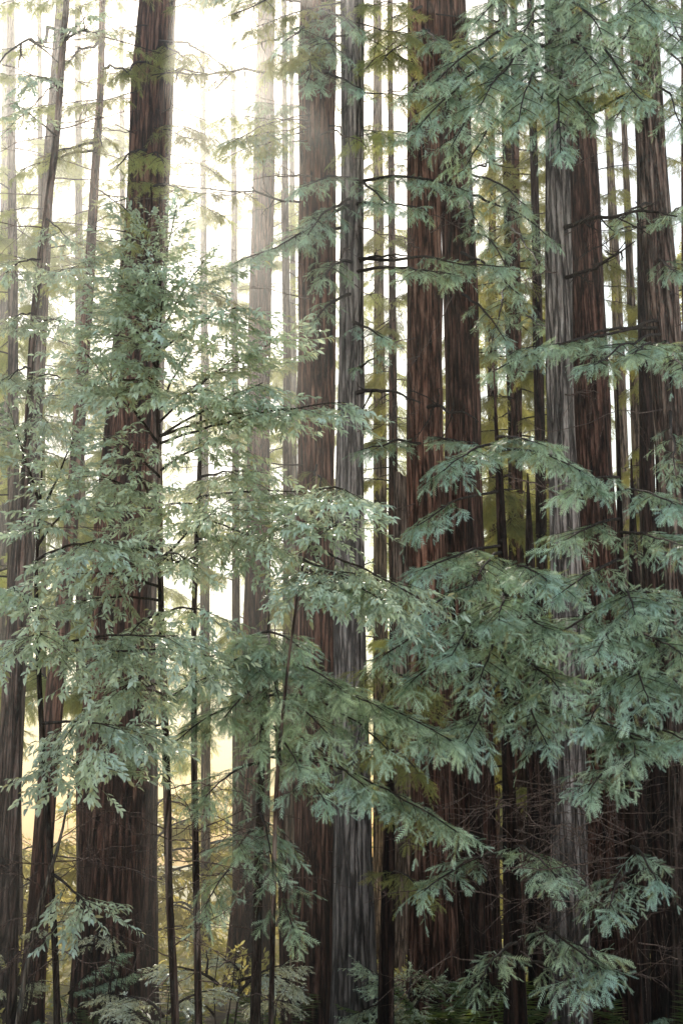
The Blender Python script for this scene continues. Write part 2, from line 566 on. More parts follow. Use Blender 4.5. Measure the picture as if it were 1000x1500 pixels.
class Tree:
    """trunk given as rows (px, py, width in px) of the photo, standing in the upright plane at depth Y"""

    def __init__(self, name, label, cat, Y, rows, matk, seg=40, flare=1.35, top=14.0, ridge=.1, group=None, lean_y=0.0, top_taper=.35, cut=None):
        self.Y = Y
        ctr, rad = [], []
        for px, py, w in rows:
            p = at(px, py, Y)
            ctr.append(p)
            rad.append(w * .5 * depth_of(p) / F)
        ctr, rad = np.array(ctr), np.array(rad)
        o = np.argsort(ctr[:, 2])
        ctr, rad = ctr[o], rad[o]
        # down to the ground
        s = (ctr[1] - ctr[0]) / max(.3, ctr[1][2] - ctr[0][2])
        s[0] = max(-.06, min(.06, s[0]))
        z0 = ground_z(ctr[0][0], Y) - .3
        if ctr[0][2] > z0 + .4:
            b = ctr[0] + s * (z0 - ctr[0][2])
            ctr = np.vstack([b, ctr])
            rad = np.concatenate([[rad[0] * 1.03], rad])
        if cut is None:
            u = (ctr[-1] - ctr[-2]) / max(.3, ctr[-1][2] - ctr[-2][2])
            u[0] = max(-.05, min(.05, u[0]))
            u[2] = 1
            ctr = np.vstack([ctr, ctr[-1] + u * top])
            rad = np.concatenate([rad, [rad[-1] * top_taper]])
        self.ctr, self.rad = ctr, rad
        self.base = np.array([np.interp(z0 + .3, ctr[:, 2], ctr[:, 0]), Y, z0 + .3])
        self.root = thing(name, label, cat, self.base, group)
        H = ctr[-1][2] - ctr[0][2]
        nz = int(max(14, min(110, H / .22)))
        z = np.linspace(ctr[0][2], ctr[-1][2], nz)
        cx = np.interp(z, ctr[:, 2], ctr[:, 0])
        r = np.interp(z, ctr[:, 2], rad)
        # smooth the centre line a little
        for _ in range(3):
            cx[1:-1] = (cx[:-2] + 2 * cx[1:-1] + cx[2:]) / 4
        h = np.clip((z - z0 - .3) / (rad[0] * 4 + .4), 0, None)
        r = r * (1 + (flare - 1) * np.exp(-h * 2.2))
        a = np.arange(seg) * 2 * math.pi / seg
        # furrowed, fluted surface
        kx = max(6, seg // 3)
        nzc = max(4, nz // 7)
        g = rng.normal(0, 1, (nzc, kx))
        zi = np.linspace(0, nzc - 1.001, nz)
        i0 = zi.astype(int)
        fz = (zi - i0)[:, None]
        ai = a / (2 * math.pi) * kx
        j0 = ai.astype(int) % kx
        fa = (ai - ai.astype(int))[None, :]
        def smp(i, j):
            return g[np.clip(i, 0, nzc - 1)][:, j % kx]
        nse = (smp(i0, j0) * (1 - fa) + smp(i0, j0 + 1) * fa) * (1 - fz) + (smp(i0 + 1, j0) * (1 - fa) + smp(i0 + 1, j0 + 1) * fa) * fz
        rid = np.abs(np.sin(a * (seg // 5) / 2 + rng.uniform(0, 6)))[None, :] * .5
        ph = rng.uniform(0, 6, 3)
        flute = (np.sin(a * 3 + ph[0]) + .6 * np.sin(a * 5 + ph[1]))[None, :] * np.exp(-h * 1.2)[:, None]
        rr = r[:, None] * (1 + ridge * (nse + rid - .3) + .07 * flute * (flare > 1.1))
        V = np.stack([cx[:, None] + rr * np.cos(a), self.Y + rr * np.sin(a) + 0 * z[:, None], np.repeat(z[:, None], seg, 1)], -1)
        V = V.reshape(-1, 3)
        i = np.arange(nz - 1)[:, None] * seg
        j = np.arange(seg)[None, :]
        k = (j + 1) % seg
        Fq = np.stack([i + j, i + k, i + seg + k, i + seg + j], -1).reshape(-1, 4)
        parts = [(V, Fq)]
        if cut is not None:          # broken top
            rim = V[-seg:].copy()
            V[-seg:, 2] += rng.uniform(-.08, .12, seg) + .1 * np.sin(a * 2)
            cen = np.array([[cx[-1], Y, z[-1] - .15]])
            vv = np.concatenate([V[-seg:], cen])
            ff = np.stack([np.arange(seg), (np.arange(seg) + 1) % seg, np.full(seg, seg)], -1)
            parts.append((vv, ff))
        self.trunk = link('trunk', to_mesh('trunk', parts, True), M[matk], self.root)

    def pt(self, py=None, z=None):
        if z is None:
            z = at(500, py, self.Y)[2]
        x = np.interp(z, self.ctr[:, 2], self.ctr[:, 0])
        return np.array([x, self.Y, z])

    def r(self, z):
        return float(np.interp(z, self.ctr[:, 2], self.rad))

    def bough(self, py, tx, ty, tY, n=10, arch=.12, start=.3, width=.55, mats=('wood', 'needle'), r0=.035, **kw):
        a = self.pt(py)
        b = at(tx, ty, tY)
        return add_bough(self.root, bez(a, b, arch, 14, .006), n, mats, start=start, width=width, r0=r0, **kw)

    def dead(self, py, tx, ty, tY, r0=.02, subs=6, arch=.04, spread=.4, matk='dead', name='dead_branch', wob=.012, hang=0.0):
        return add_dead(self.root, bez(self.pt(py), at(tx, ty, tY), arch, 14, wob), r0, subs, spread, matk, name, hang)


# shared boughs for trees farther off: root at the origin, pointing along +x
def proto_bough(L, n, lo, width, matf, arch=.1, droop=.45, scale=1.0, matw='wood', temps=None, start=.22):
    P = bez((0, 0, 0), (L, 0, -.12 * L), arch, 10, .01)
    wood, fol = bough_geo(P, n, start=start, width=width, templates=temps or (SPRAYS_LO if lo else SPRAYS), r0=.03, scale=scale, droop=droop)
    a = to_mesh('bough', wood, True)
    a.materials.append(M[matw])
    b = to_mesh('foliage', [merge(fol)])
    b.materials.append(M[matf])
    return a, b


PB = {
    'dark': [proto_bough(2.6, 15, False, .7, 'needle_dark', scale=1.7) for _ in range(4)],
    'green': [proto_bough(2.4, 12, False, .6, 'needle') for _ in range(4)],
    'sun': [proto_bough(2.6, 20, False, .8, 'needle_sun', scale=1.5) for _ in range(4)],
    'shrub': [proto_bough(1.3, 10, True, .45, 'leaf_sun', arch=.25, temps=TWIGS, scale=1.5, start=.15) for _ in range(4)],
    'oak': [proto_bough(1.6, 12, True, .5, 'leaf', arch=.1, temps=TWIGS, start=.15) for _ in range(4)],
    'white': [proto_bough(.9, 8, True, .3, 'leaf_white', arch=.2, temps=TWIGS_SMALL, start=.2) for _ in range(3)],
}


def put_bough(tree, kind, p, az, el=0.0, s=1.0, roll=0.0):
    wm, fm = PB[kind][rng.integers(len(PB[kind]))]
    b = bpy.data.objects.new('bough', wm)
    C.objects.link(b)
    b.parent = tree
    b.matrix_local = Matrix.Translation(Vector(p)) @ Matrix.Rotation(az, 4, 'Z') @ Matrix.Rotation(-el, 4, 'Y') @ Matrix.Rotation(roll, 4, 'X') @ Matrix.Scale(s, 4)
    f = bpy.data.objects.new('foliage', fm)
    C.objects.link(f)
    f.parent = b
    return b


def whorls(t, kind, z0, z1, n, s=1.0, taper=.4, az=None, el=(-.25, .1)):
    for i in range(n):
        f = (i + rng.uniform(0, 1)) / n
        z = z0 + (z1 - z0) * f
        a = rng.uniform(0, 2 * math.pi) if az is None else rng.uniform(*az)
        put_bough(t.root, kind, t.pt(z=z), a, rng.uniform(*el), s * (1 - taper * f) * rng.uniform(.75, 1.2), rng.normal(0, .2))


# ================================================================== the big trunks
G_BIG = 'redwood trunks of the grove'
A = Tree('redwood_tree', 'broad dark redwood trunk wrapped in leafy tan oak sprays, brightest glare beside it', 'tree', 28,
         [(232, 0, 50), (222, 100, 54), (213, 300, 56), (196, 600, 74), (180, 760, 80), (170, 1000, 92), (166, 1200, 102), (166, 1400, 114)], 'bark_red', seg=72, flare=1.15, group=G_BIG)
A2 = Tree('redwood_tree', 'paler sunlit redwood stem pressed behind the broad dark trunk near the glare', 'tree', 30.5,
          [(244, 0, 30), (236, 250, 28), (224, 600, 30), (214, 780, 34), (206, 1000, 44), (200, 1400, 60)], 'bark_lit', seg=40, group=G_BIG)
B = Tree('redwood_tree', 'hazy pink-brown redwood trunk half faded in glare, between broad dark trunk and central pair', 'tree', 38,
         [(391, 0, 26), (386, 300, 29), (380, 500, 32), (377, 800, 36), (374, 1150, 42), (366, 1400, 66)], 'bark_red', seg=40, flare=1.2, group=G_BIG)
Cc = Tree('redwood_tree', 'thicker straight trunk of the central pair, deep furrowed brown bark', 'tree', 25.5,
          [(465, 0, 49), (463, 300, 51), (463, 600, 57), (462, 1000, 59), (461, 1400, 60)], 'bark_red', seg=64, flare=1.12, group=G_BIG)
D = Tree('redwood_tree', 'slimmer greyish trunk of the central pair with bumps and a flared foot', 'tree', 24,
         [(516, 0, 33), (516, 200, 33), (516, 420, 33), (513, 700, 39), (512, 950, 45), (515, 1250, 52), (517, 1380, 58), (519, 1480, 66)], 'bark_lichen', seg=56, flare=1.2, group=G_BIG)
E1 = Tree('redwood_tree', 'brown trunk forming the sunward half of the tight double redwood', 'tree', 26,
          [(620, 0, 44), (619, 300, 46), (622, 600, 51), (626, 850, 56), (632, 1200, 64), (636, 1450, 76)], 'bark_red', seg=56, flare=1.15, group=G_BIG)
E2 = Tree('redwood_tree', 'darker trunk forming the shaded half of the tight double redwood', 'tree', 27.3,
          [(659, 0, 44), (666, 200, 46), (672, 400, 48), (677, 600, 52), (679, 800, 60), (688, 1200, 70), (694, 1450, 80)], 'bark_umber', seg=56, flare=1.15, group=G_BIG)
Ff = Tree('redwood_tree', 'grey lichen-mottled redwood trunk standing before a darker brown one', 'tree', 22.5,
          [(812, 0, 30), (816, 200, 35), (819, 400, 37), (822, 600, 38), (826, 800, 42), (832, 1100, 48), (836, 1450, 56)], 'bark_lichen', seg=48, flare=1.1, group=G_BIG)
Gg = Tree('redwood_tree', 'dark reddish brown redwood trunk just behind the grey mottled one', 'tree', 28,
          [(838, 0, 40), (848, 200, 46), (860, 450, 54), (866, 680, 60), (873, 850, 66), (880, 1100, 80), (886, 1450, 100)], 'bark_umber', seg=56, flare=1.2, group=G_BIG)
H = Tree('redwood_tree', 'leaning grey-brown redwood trunk with a burl, hung with boughs at the frame edge', 'tree', 24,
         [(940, 0, 36), (950, 150, 40), (960, 350, 46), (972, 500, 48), (986, 680, 46), (1004, 900, 52), (1016, 1450, 60)], 'bark_grey', seg=48, flare=1.1, group=G_BIG)
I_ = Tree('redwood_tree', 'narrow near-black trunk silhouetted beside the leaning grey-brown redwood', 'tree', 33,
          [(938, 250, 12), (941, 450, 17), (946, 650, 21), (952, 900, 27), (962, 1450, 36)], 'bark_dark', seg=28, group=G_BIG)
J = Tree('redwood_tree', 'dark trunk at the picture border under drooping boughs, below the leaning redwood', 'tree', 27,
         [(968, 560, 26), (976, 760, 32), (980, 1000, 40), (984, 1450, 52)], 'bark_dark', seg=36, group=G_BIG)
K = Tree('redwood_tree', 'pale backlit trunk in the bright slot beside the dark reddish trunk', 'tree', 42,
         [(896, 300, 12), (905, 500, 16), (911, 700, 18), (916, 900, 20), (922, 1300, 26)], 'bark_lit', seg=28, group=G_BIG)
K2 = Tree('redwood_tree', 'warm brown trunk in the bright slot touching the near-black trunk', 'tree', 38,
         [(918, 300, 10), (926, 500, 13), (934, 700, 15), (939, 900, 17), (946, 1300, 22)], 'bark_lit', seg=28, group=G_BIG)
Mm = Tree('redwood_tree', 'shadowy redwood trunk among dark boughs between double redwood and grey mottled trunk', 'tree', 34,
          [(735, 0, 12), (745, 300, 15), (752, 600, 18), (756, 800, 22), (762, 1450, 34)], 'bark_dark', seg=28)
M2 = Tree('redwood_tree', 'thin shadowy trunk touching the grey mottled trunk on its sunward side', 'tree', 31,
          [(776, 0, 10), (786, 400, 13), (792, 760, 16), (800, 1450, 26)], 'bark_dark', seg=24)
# far left group
L3 = Tree('redwood_tree', 'pale trunk behind the wavy dark stem, brown at its foot in the corner', 'tree', 29,
          [(78, 150, 14), (68, 300, 18), (58, 500, 21), (46, 680, 25), (20, 1000, 34), (8, 1250, 39), (4, 1450, 45)], 'bark_grey', seg=28)
L4 = Tree('redwood_tree', 'slender leaning brown trunk between the wavy dark stem and the broad dark trunk', 'tree', 26,
          [(151, 0, 9), (148, 130, 10), (138, 280, 13), (126, 480, 16), (113, 680, 19), (98, 850, 22), (82, 1000, 25), (72, 1120, 28), (58, 1300, 33), (46, 1460, 40)], 'bark_red', seg=28)
L5 = Tree('redwood_tree', 'faint warm brown trunk fading in haze at the picture edge', 'tree', 46,
          [(14, 0, 18), (12, 320, 22), (8, 700, 26), (0, 1400, 34)], 'bark_lit', seg=24)
# broken snag between the central pair and the double redwood
S0 = Tree('snag', 'pale broken snag with a ragged flat top beside the double redwood', 'snag', 36,
          [(588, 700, 26), (590, 850, 30), (592, 1000, 34), (594, 1400, 42)], 'bark_lit', seg=32, cut=True)

# ================================================================== young redwoods that carry the near boughs
Y1 = Tree('young_redwood', 'young redwood with a pale domed leafy top in front of the hazy trunk', 'tree', 16.5,
          [(392, 935, 4), (386, 1050, 8), (380, 1200, 11), (374, 1450, 15)], 'wood', seg=16, flare=1.1, top=.35, top_taper=.3)
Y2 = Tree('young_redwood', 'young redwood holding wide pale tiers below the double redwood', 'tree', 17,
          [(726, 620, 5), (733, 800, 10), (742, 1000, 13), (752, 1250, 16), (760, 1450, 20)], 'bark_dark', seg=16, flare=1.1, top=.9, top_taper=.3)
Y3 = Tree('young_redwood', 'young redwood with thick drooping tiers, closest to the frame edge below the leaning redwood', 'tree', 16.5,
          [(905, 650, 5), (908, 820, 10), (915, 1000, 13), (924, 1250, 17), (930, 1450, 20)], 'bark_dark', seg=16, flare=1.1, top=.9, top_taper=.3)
Y4 = Tree('young_redwood', 'thin dark young redwood stem standing in the shaded gap below the snag', 'tree', 20,
          [(572, 960, 6), (570, 1150, 14), (568, 1300, 20), (566, 1460, 25)], 'bark_dark', seg=16, flare=1.1, top=1.0, top_taper=.3)

# ================================================================== broadleaf trees (tan oak / bay)
def stem(label, Y, rows, name='tan_oak', matk='bark_pale', **kw):
    return Tree(name, label, 'tree', Y, rows, matk, seg=16, flare=1.1, ridge=.03, **kw)

T1 = stem('wavy dark tan oak stem rising past the pale straight trunk', 20,
          [(98, 0, 9), (90, 100, 10), (84, 200, 10), (70, 300, 11), (64, 360, 11), (52, 430, 10), (46, 520, 10), (41, 620, 10), (36, 720, 11), (26, 1000, 13), (18, 1450, 16)], matk='bark_grey')
T2 = stem('young tan oak with forked side limbs before the broad dark trunk', 15.5,
          [(222, 300, 3), (226, 420, 4), (230, 560, 6), (235, 700, 8), (235, 860, 9), (240, 1000, 10), (246, 1200, 12), (247, 1300, 11), (256, 1450, 12)], matk='bark_grey', top=.3)
T3 = stem('slim tan oak stem with dark leaf sprays between broad trunk and hazy trunk', 16.5,
          [(294, 620, 4), (292, 700, 7), (288, 790, 7), (284, 900, 8), (284, 1100, 9), (290, 1450, 11)], matk='bark_grey', top=.8)
T4 = stem('bushy tan oak filling the shade below the broad trunk, stem hidden in leaves', 14.5,
          [(60, 720, 4), (52, 850, 6), (60, 1050, 8), (74, 1250, 9), (84, 1450, 10)], matk='wood', top=.5)
T5 = stem('tan oak leaning across the central pair with leaf sprays over both trunks', 15,
          [(466, 690, 2), (448, 800, 3), (424, 950, 4), (404, 1150, 6), (398, 1450, 8)], matk='bark_grey', top=.3)
P1 = stem('bare pale sapling stem slanting up from the lower corner', 14,
          [(96, 1215, 4), (80, 1262, 6), (54, 1330, 7), (40, 1420, 8), (26, 1490, 8)], name='sapling', matk='bark_pale', top=.5, top_taper=.5)

def oaks(t, rows, keep=1.0):
    for py, tx, ty, tY, n, w in rows:
        if rng.uniform() > keep:
            continue
        n = max(5, int(n * .78))
        t.bough(py, tx, ty, tY, n=n, arch=rng.uniform(.02, .1), start=rng.uniform(.25, .4), width=w * 1.35, mats=('wood', 'leaf'), r0=.016, templates=TWIGS, droop=.35)

oaks(T2, [(420, 205, 335, 15, 9, .35), (450, 260, 300, 15.2, 7, .3), (470, 170, 400, 14.6, 10, .4), (500, 300, 380, 14.6, 12, .45), (520, 345, 450, 14.3, 14, .5),
          (540, 190, 470, 14.5, 12, .45), (600, 285, 500, 14.4, 13, .5), (650, 120, 510, 14.5, 10, .4), (640, 385, 560, 14.2, 15, .5), (650, 505, 590, 13.8, 18, .4),
          (690, 330, 640, 14.3, 12, .45), (740, 130, 690, 14.2, 14, .5), (760, 200, 690, 14, 10, .4), (810, 160, 810, 14.2, 8, .35), (820, 340, 730, 14, 13, .45), (820, 270, 820, 13.8, 8, .35),
          (560, 240, 420, 14.5, 13, .5), (600, 420, 490, 14.8, 9, .4), (420, 225, 420, 15, 12, .45), (560, 140, 560, 14.6, 9, .4), (620, 350, 520, 14.6, 13, .5), (600, 300, 570, 14.4, 13, .5), (640, 430, 600, 14.2, 10, .35)])
oaks(T3, [(700, 360, 690, 15, 12, .45), (730, 440, 720, 15, 14, .5), (760, 400, 800, 15, 13, .45), (740, 240, 740, 15.2, 11, .4), (790, 330, 790, 15, 9, .4)])
oaks(T5, [(720, 510, 720, 14, 12, .4), (760, 540, 800, 13.8, 14, .45), (800, 605, 872, 13.5, 18, .42), (820, 560, 880, 13.4, 15, .4), (830, 470, 860, 13.6, 13, .45), (800, 500, 765, 14.2, 10, .4),
          (780, 420, 760, 14.3, 9, .4), (850, 380, 800, 14.2, 9, .35), (870, 470, 920, 13.8, 9, .4), (840, 520, 840, 13.8, 12, .4)], .72)
oaks(T4, [(740, 20, 620, 14, 12, .45), (760, 110, 640, 14, 10, .4), (780, 30, 700, 13.8, 14, .5), (800, 110, 730, 13.6, 15, .5), (820, 150, 790, 13.5, 14, .5), (840, 20, 780, 13.4, 14, .5),
          (860, 90, 830, 13.3, 14, .5), (880, 150, 880, 13.3, 14, .5), (900, 20, 860, 13.3, 13, .45), (920, 200, 910, 13.3, 14, .5), (930, 60, 930, 13.2, 12, .5), (950, 260, 930, 13.2, 14, .5),
          (960, 130, 980, 13.2, 14, .5), (970, 310, 960, 13.2, 13, .45), (990, 20, 980, 13.2, 13, .5), (1010, 210, 1010, 13.1, 15, .5), (1020, 280, 1030, 13, 13, .45), (1040, 90, 1060, 13, 13, .5),
          (1060, 180, 1070, 13, 13, .5), (1080, 260, 1090, 13, 13, .45), (1090, 20, 1070, 13, 10, .45), (1110, 130, 1130, 13, 10, .4), (1120, 230, 1140, 13, 9, .4), (1140, 300, 1160, 13, 8, .35), (1190, 60, 1230, 13.4, 4, .25), (1230, 170, 1260, 13.4, 4, .25), (1280, 130, 1330, 13.6, 3, .25), (1180, 180, 1200, 13, 6, .3)], .5)
oaks(T2, [(500, 200, 450, 15, 10, .35), (520, 215, 500, 14.8, 10, .35), (560, 175, 520, 14.6, 9, .35), (580, 215, 555, 14.5, 9, .35), (440, 190, 380, 15, 10, .35), (430, 225, 360, 15, 8, .3), (700, 180, 650, 14.4, 6, .3), (880, 120, 880, 14.2, 9, .4), (900, 190, 930, 14, 10, .4), (930, 150, 960, 14, 9, .4), (980, 180, 1010, 13.9, 9, .4), (1000, 120, 1040, 14, 8, .4), (860, 110, 840, 14.3, 8, .4), (1060, 200, 1100, 14, 7, .35), (900, 310, 900, 14, 8, .35)])
oaks(T1, [(380, 10, 400, 18, 9, .4), (420, 110, 390, 18, 10, .4), (460, 20, 470, 18, 10, .45), (480, 90, 470, 18, 9, .4), (540, 10, 560, 17.5, 9, .4), (560, 100, 560, 17.5, 8, .4), (620, 70, 620, 17, 10, .4),
          (130, 40, 110, 18, 7, .35), (60, 130, 20, 18, 6, .35), (200, 20, 150, 18, 7, .35), (320, 100, 350, 18.5, 7, .35)])

# ================================================================== near redwood boughs
# over the upper corner: pale blue-green masses
for (t, py, tx, ty, tY, n, w, st) in [
    (Ff, 50, 612, 190, 17.5, 15, .5, .45), (Ff, 40, 660, 215, 17, 16, .55, .4), (Ff, 70, 700, 160, 17, 15, .55, .35), (Ff, 30, 640, 120, 18, 12, .5, .4), (Ff, 60, 760, 180, 17, 14, .55, .3),
    (Ff, 80, 820, 225, 17, 15, .45, .35), (Ff, 40, 880, 110, 17, 14, .55, .3), (Ff, 20, 940, 150, 16.5, 13, .55, .3), (Ff, 10, 760, 60, 17.5, 13, .6, .25), (Ff, 0, 880, 50, 17.5, 12, .6, .25),
    (Ff, -40, 700, 30, 18, 12, .6, .25), (Ff, -60, 830, 0, 18, 12, .6, .25), (Ff, -60, 960, 20, 17.5, 14, .6, .3), (H, 20, 880, 100, 19, 12, .55, .25), (H, 60, 1010, 130, 18, 10, .55, .2),
    (H, 30, 910, 30, 19, 12, .6, .2), (H, 0, 1000, 60, 18.5, 12, .6, .2), (H, 100, 1000, 190, 19, 9, .5, .25), (Ff, 130, 790, 150, 18.5, 9, .45, .2), (Ff, 90, 680, 250, 17.5, 9, .4, .6),
    (H, 150, 900, 175, 20, 8, .4, .25), (Ff, 150, 870, 180, 19, 8, .4, .2)]:
    t.bough(py, tx, ty, tY, n=int(n * 1.25), arch=rng.uniform(.02, .12), start=st, width=w * 1.1, droop=.25)
# double redwood and beyond: drooping mid boughs
for (t, py, tx, ty, tY, n, w, st) in [
    (E2, 255, 770, 300, 22, 10, .5, .3), (E2, 290, 800, 345, 21.5, 10, .5, .3), (E2, 330, 745, 400, 21.5, 9, .45, .3), (E2, 370, 760, 430, 21.5, 10, .5, .3), (E2, 280, 700, 330, 22, 8, .4, .2),
    (Mm, 420, 720, 520, 24, 9, .5, .2), (Mm, 330, 790, 390, 26, 9, .5, .2), (Mm, 450, 800, 480, 26, 9, .5, .2), (E2, 430, 740, 500, 22.5, 8, .4, .4),
    (D, 262, 440, 275, 21, 11, .4, .2), (D, 290, 450, 345, 20.5, 10, .45, .15), (D, 330, 345, 385, 20, 16, .5, .15), (D, 300, 400, 365, 20.3, 13, .5, .2), (D, 262, 570, 300, 21, 8, .35, .2),
    (D, 268, 685, 280, 20.5, 15, .4, .25), (D, 300, 620, 305, 21, 8, .4, .25), (D, 385, 470, 410, 21, 9, .4, .2), (D, 400, 660, 402, 20.5, 12, .4, .35), (D, 380, 735, 392, 20.3, 12, .4, .5),
    (D, 430, 460, 470, 21.5, 5, .3, .3), (D, 470, 560, 495, 21.5, 6, .35, .3), (E1, 650, 530, 660, 22.5, 9, .4, .3), (E1, 640, 700, 650, 22.5, 9, .45, .3), (D, 545, 555, 520, 22, 4, .25, .3),
    (H, 470, 760, 512, 18.5, 20, .5, .35), (H, 480, 720, 545, 18.3, 10, .35, .7), (H, 490, 870, 535, 18.3, 15, .55, .3), (H, 500, 1000, 545, 18, 13, .6, .25), (H, 510, 930, 520, 18.3, 14, .5, .25),
    (H, 330, 1000, 300, 20, 8, .45, .2), (H, 600, 990, 700, 19, 8, .4, .3), (H, 380, 990, 400, 21, 7, .4, .2), (H, 300, 905, 330, 21, 6, .35, .3)]:
    t.bough(py, tx, ty, tY, n=int(n * 1.05), arch=rng.uniform(0, .1), start=st, width=w * 1.0, droop=.25)
# tiers of the two young redwoods
for (t, py, tx, ty, tY, n, w, st) in [
    (Y2, 650, 650, 690, 15.5, 13, .45, .15), (Y2, 660, 850, 690, 15.5, 15, .45, .15), (Y2, 690, 640, 735, 15.3, 12, .4, .15), (Y2, 640, 790, 650, 16, 9, .4, .15), (Y2, 700, 800, 740, 15.3, 12, .5, .15),
    (Y2, 720, 610, 770, 15.2, 9, .35, .5), (Y2, 740, 690, 770, 15.5, 8, .35, .3), (Y2, 780, 870, 770, 15.3, 12, .5, .2), (Y2, 800, 620, 835, 15.2, 14, .45, .25), (Y2, 810, 690, 860, 15, 15, .5, .2),
    (Y2, 830, 800, 850, 15, 15, .55, .2), (Y2, 850, 610, 905, 15, 14, .45, .25), (Y2, 870, 730, 910, 14.8, 16, .5, .2), (Y2, 880, 660, 960, 14.8, 15, .5, .25), (Y2, 900, 560, 960, 15, 14, .45, .3),
    (Y2, 910, 800, 920, 14.8, 14, .5, .2), (Y2, 940, 700, 1000, 14.8, 14, .5, .2), (Y2, 930, 600, 1000, 15.2, 12, .45, .3), (Y2, 960, 820, 1010, 14.7, 14, .5, .2), (Y2, 980, 680, 1090, 14.6, 12, .4, .4),
    (Y2, 1030, 960, 1088, 14.5, 24, .42, .25), (Y2, 1000, 800, 1090, 14.6, 13, .45, .2), (Y2, 1060, 620, 1090, 15.2, 10, .4, .3), (Y2, 1080, 690, 1140, 15, 10, .4, .3), (Y2, 1110, 800, 1170, 14.8, 11, .4, .25),
    (Y2, 1130, 740, 1220, 14.8, 9, .35, .4), (Y2, 1250, 620, 1305, 14.8, 10, .3, .3), (Y2, 1240, 820, 1290, 14.5, 13, .33, .15), (Y2, 1260, 850, 1325, 14.4, 6, .3, .5), 
    (Y2, 1380, 700, 1445, 14.5, 8, .3, .35), (Y2, 1350, 880, 1420, 14.2, 10, .33, .45), (Y2, 1420, 850, 1450, 14.2, 5, .25, .5),
    (Y3, 700, 840, 720, 15.5, 10, .45, .15), (Y3, 720, 990, 740, 15, 10, .45, .2), (Y3, 780, 1000, 800, 14.8, 12, .5, .2), (Y3, 760, 830, 790, 15.3, 11, .45, .15), (Y3, 820, 990, 850, 14.8, 14, .5, .2),
    (Y3, 820, 820, 870, 14.8, 13, .5, .2), (Y3, 860, 930, 900, 14.4, 13, .5, .1), (Y3, 870, 1010, 900, 14.6, 12, .5, .2), (Y3, 890, 790, 940, 14.6, 14, .5, .25), (Y3, 910, 870, 960, 14.3, 15, .5, .1),
    (Y3, 930, 1000, 960, 14.4, 13, .5, .2), (Y3, 950, 770, 1000, 14.4, 14, .5, .3), (Y3, 970, 950, 1030, 14.1, 15, .5, .15), (Y3, 990, 1020, 1020, 14.2, 13, .5, .25), (Y3, 1000, 860, 1060, 14.2, 13, .45, .15),
    (Y3, 1050, 930, 1110, 14.2, 10, .42, .2), (Y3, 1060, 1010, 1090, 14.3, 8, .42, .3), (Y3, 1240, 960, 1290, 14.2, 6, .3, .4), (Y3, 1270, 890, 1330, 14.1, 9, .3, .4), (Y3, 1110, 860, 1160, 14.5, 9, .35, .3)]:
    if rng.uniform() < (.14 if ty < 1150 else .2) and py != 1030:
        continue
    t.bough(py, tx, ty, tY, n=int(n * .9), arch=rng.uniform(.04, .12), start=max(st, .2), width=w * .8, droop=.14, r0=.022)
# young redwood with the domed top, and its long arms
for (py, tx, ty, tY, n, w, st) in [
    (925, 345, 945, 16, 9, .3, .05), (925, 440, 950, 15.8, 9, .3, .05), (930, 395, 945, 15.6, 9, .3, .0), (945, 380, 985, 15.5, 10, .35, .05), (950, 300, 1000, 15.5, 12, .4, .1), (950, 450, 990, 15.5, 11, .4, .1),
    (970, 250, 1020, 15.2, 13, .4, .2), (970, 500, 1010, 15, 14, .42, .2), (980, 410, 1030, 15, 12, .4, .1), (985, 560, 1040, 14.6, 16, .42, .3), (990, 660, 1085, 14.2, 20, .42, .35), (1000, 330, 1050, 15, 12, .4, .2),
    (1010, 480, 1075, 14.6, 13, .42, .2), (1020, 570, 1100, 14.3, 13, .42, .3), (1030, 260, 1085, 14.8, 12, .4, .25), (1040, 380, 1090, 14.8, 10, .4, .1), (1060, 540, 1160, 14.2, 10, .4, .35), (1100, 670, 1220, 13.8, 17, .36, .45),
    (1110, 480, 1180, 14.4, 9, .35, .3), (1120, 300, 1170, 14.8, 8, .35, .3), (1180, 320, 1290, 14.8, 9, .33, .2), (1190, 400, 1270, 14.8, 9, .33, .1), (1230, 300, 1330, 14.7, 8, .3, .3), (1250, 430, 1360, 14.6, 6, .26, .4), (1220, 350, 1240, 15, 7, .35, .1),
    (1060, 440, 1130, 14.4, 9, .4, .2)]:
    if ty > 1040 and py != 1100 and rng.uniform() < .25:
        continue
    Y1.bough(py, tx, ty, tY, n=int(n * .95), arch=rng.uniform(.06, .16), start=st, width=w * .85, droop=.16, r0=.018)
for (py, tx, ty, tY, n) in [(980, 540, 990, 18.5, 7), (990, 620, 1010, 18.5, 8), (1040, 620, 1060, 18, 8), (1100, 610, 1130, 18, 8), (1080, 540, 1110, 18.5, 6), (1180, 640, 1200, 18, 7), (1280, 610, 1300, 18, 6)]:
    Y4.bough(py, tx, ty, tY, n=n, arch=.1, start=.15, width=.45, mats=('wood', 'needle_dark'), r0=.018)

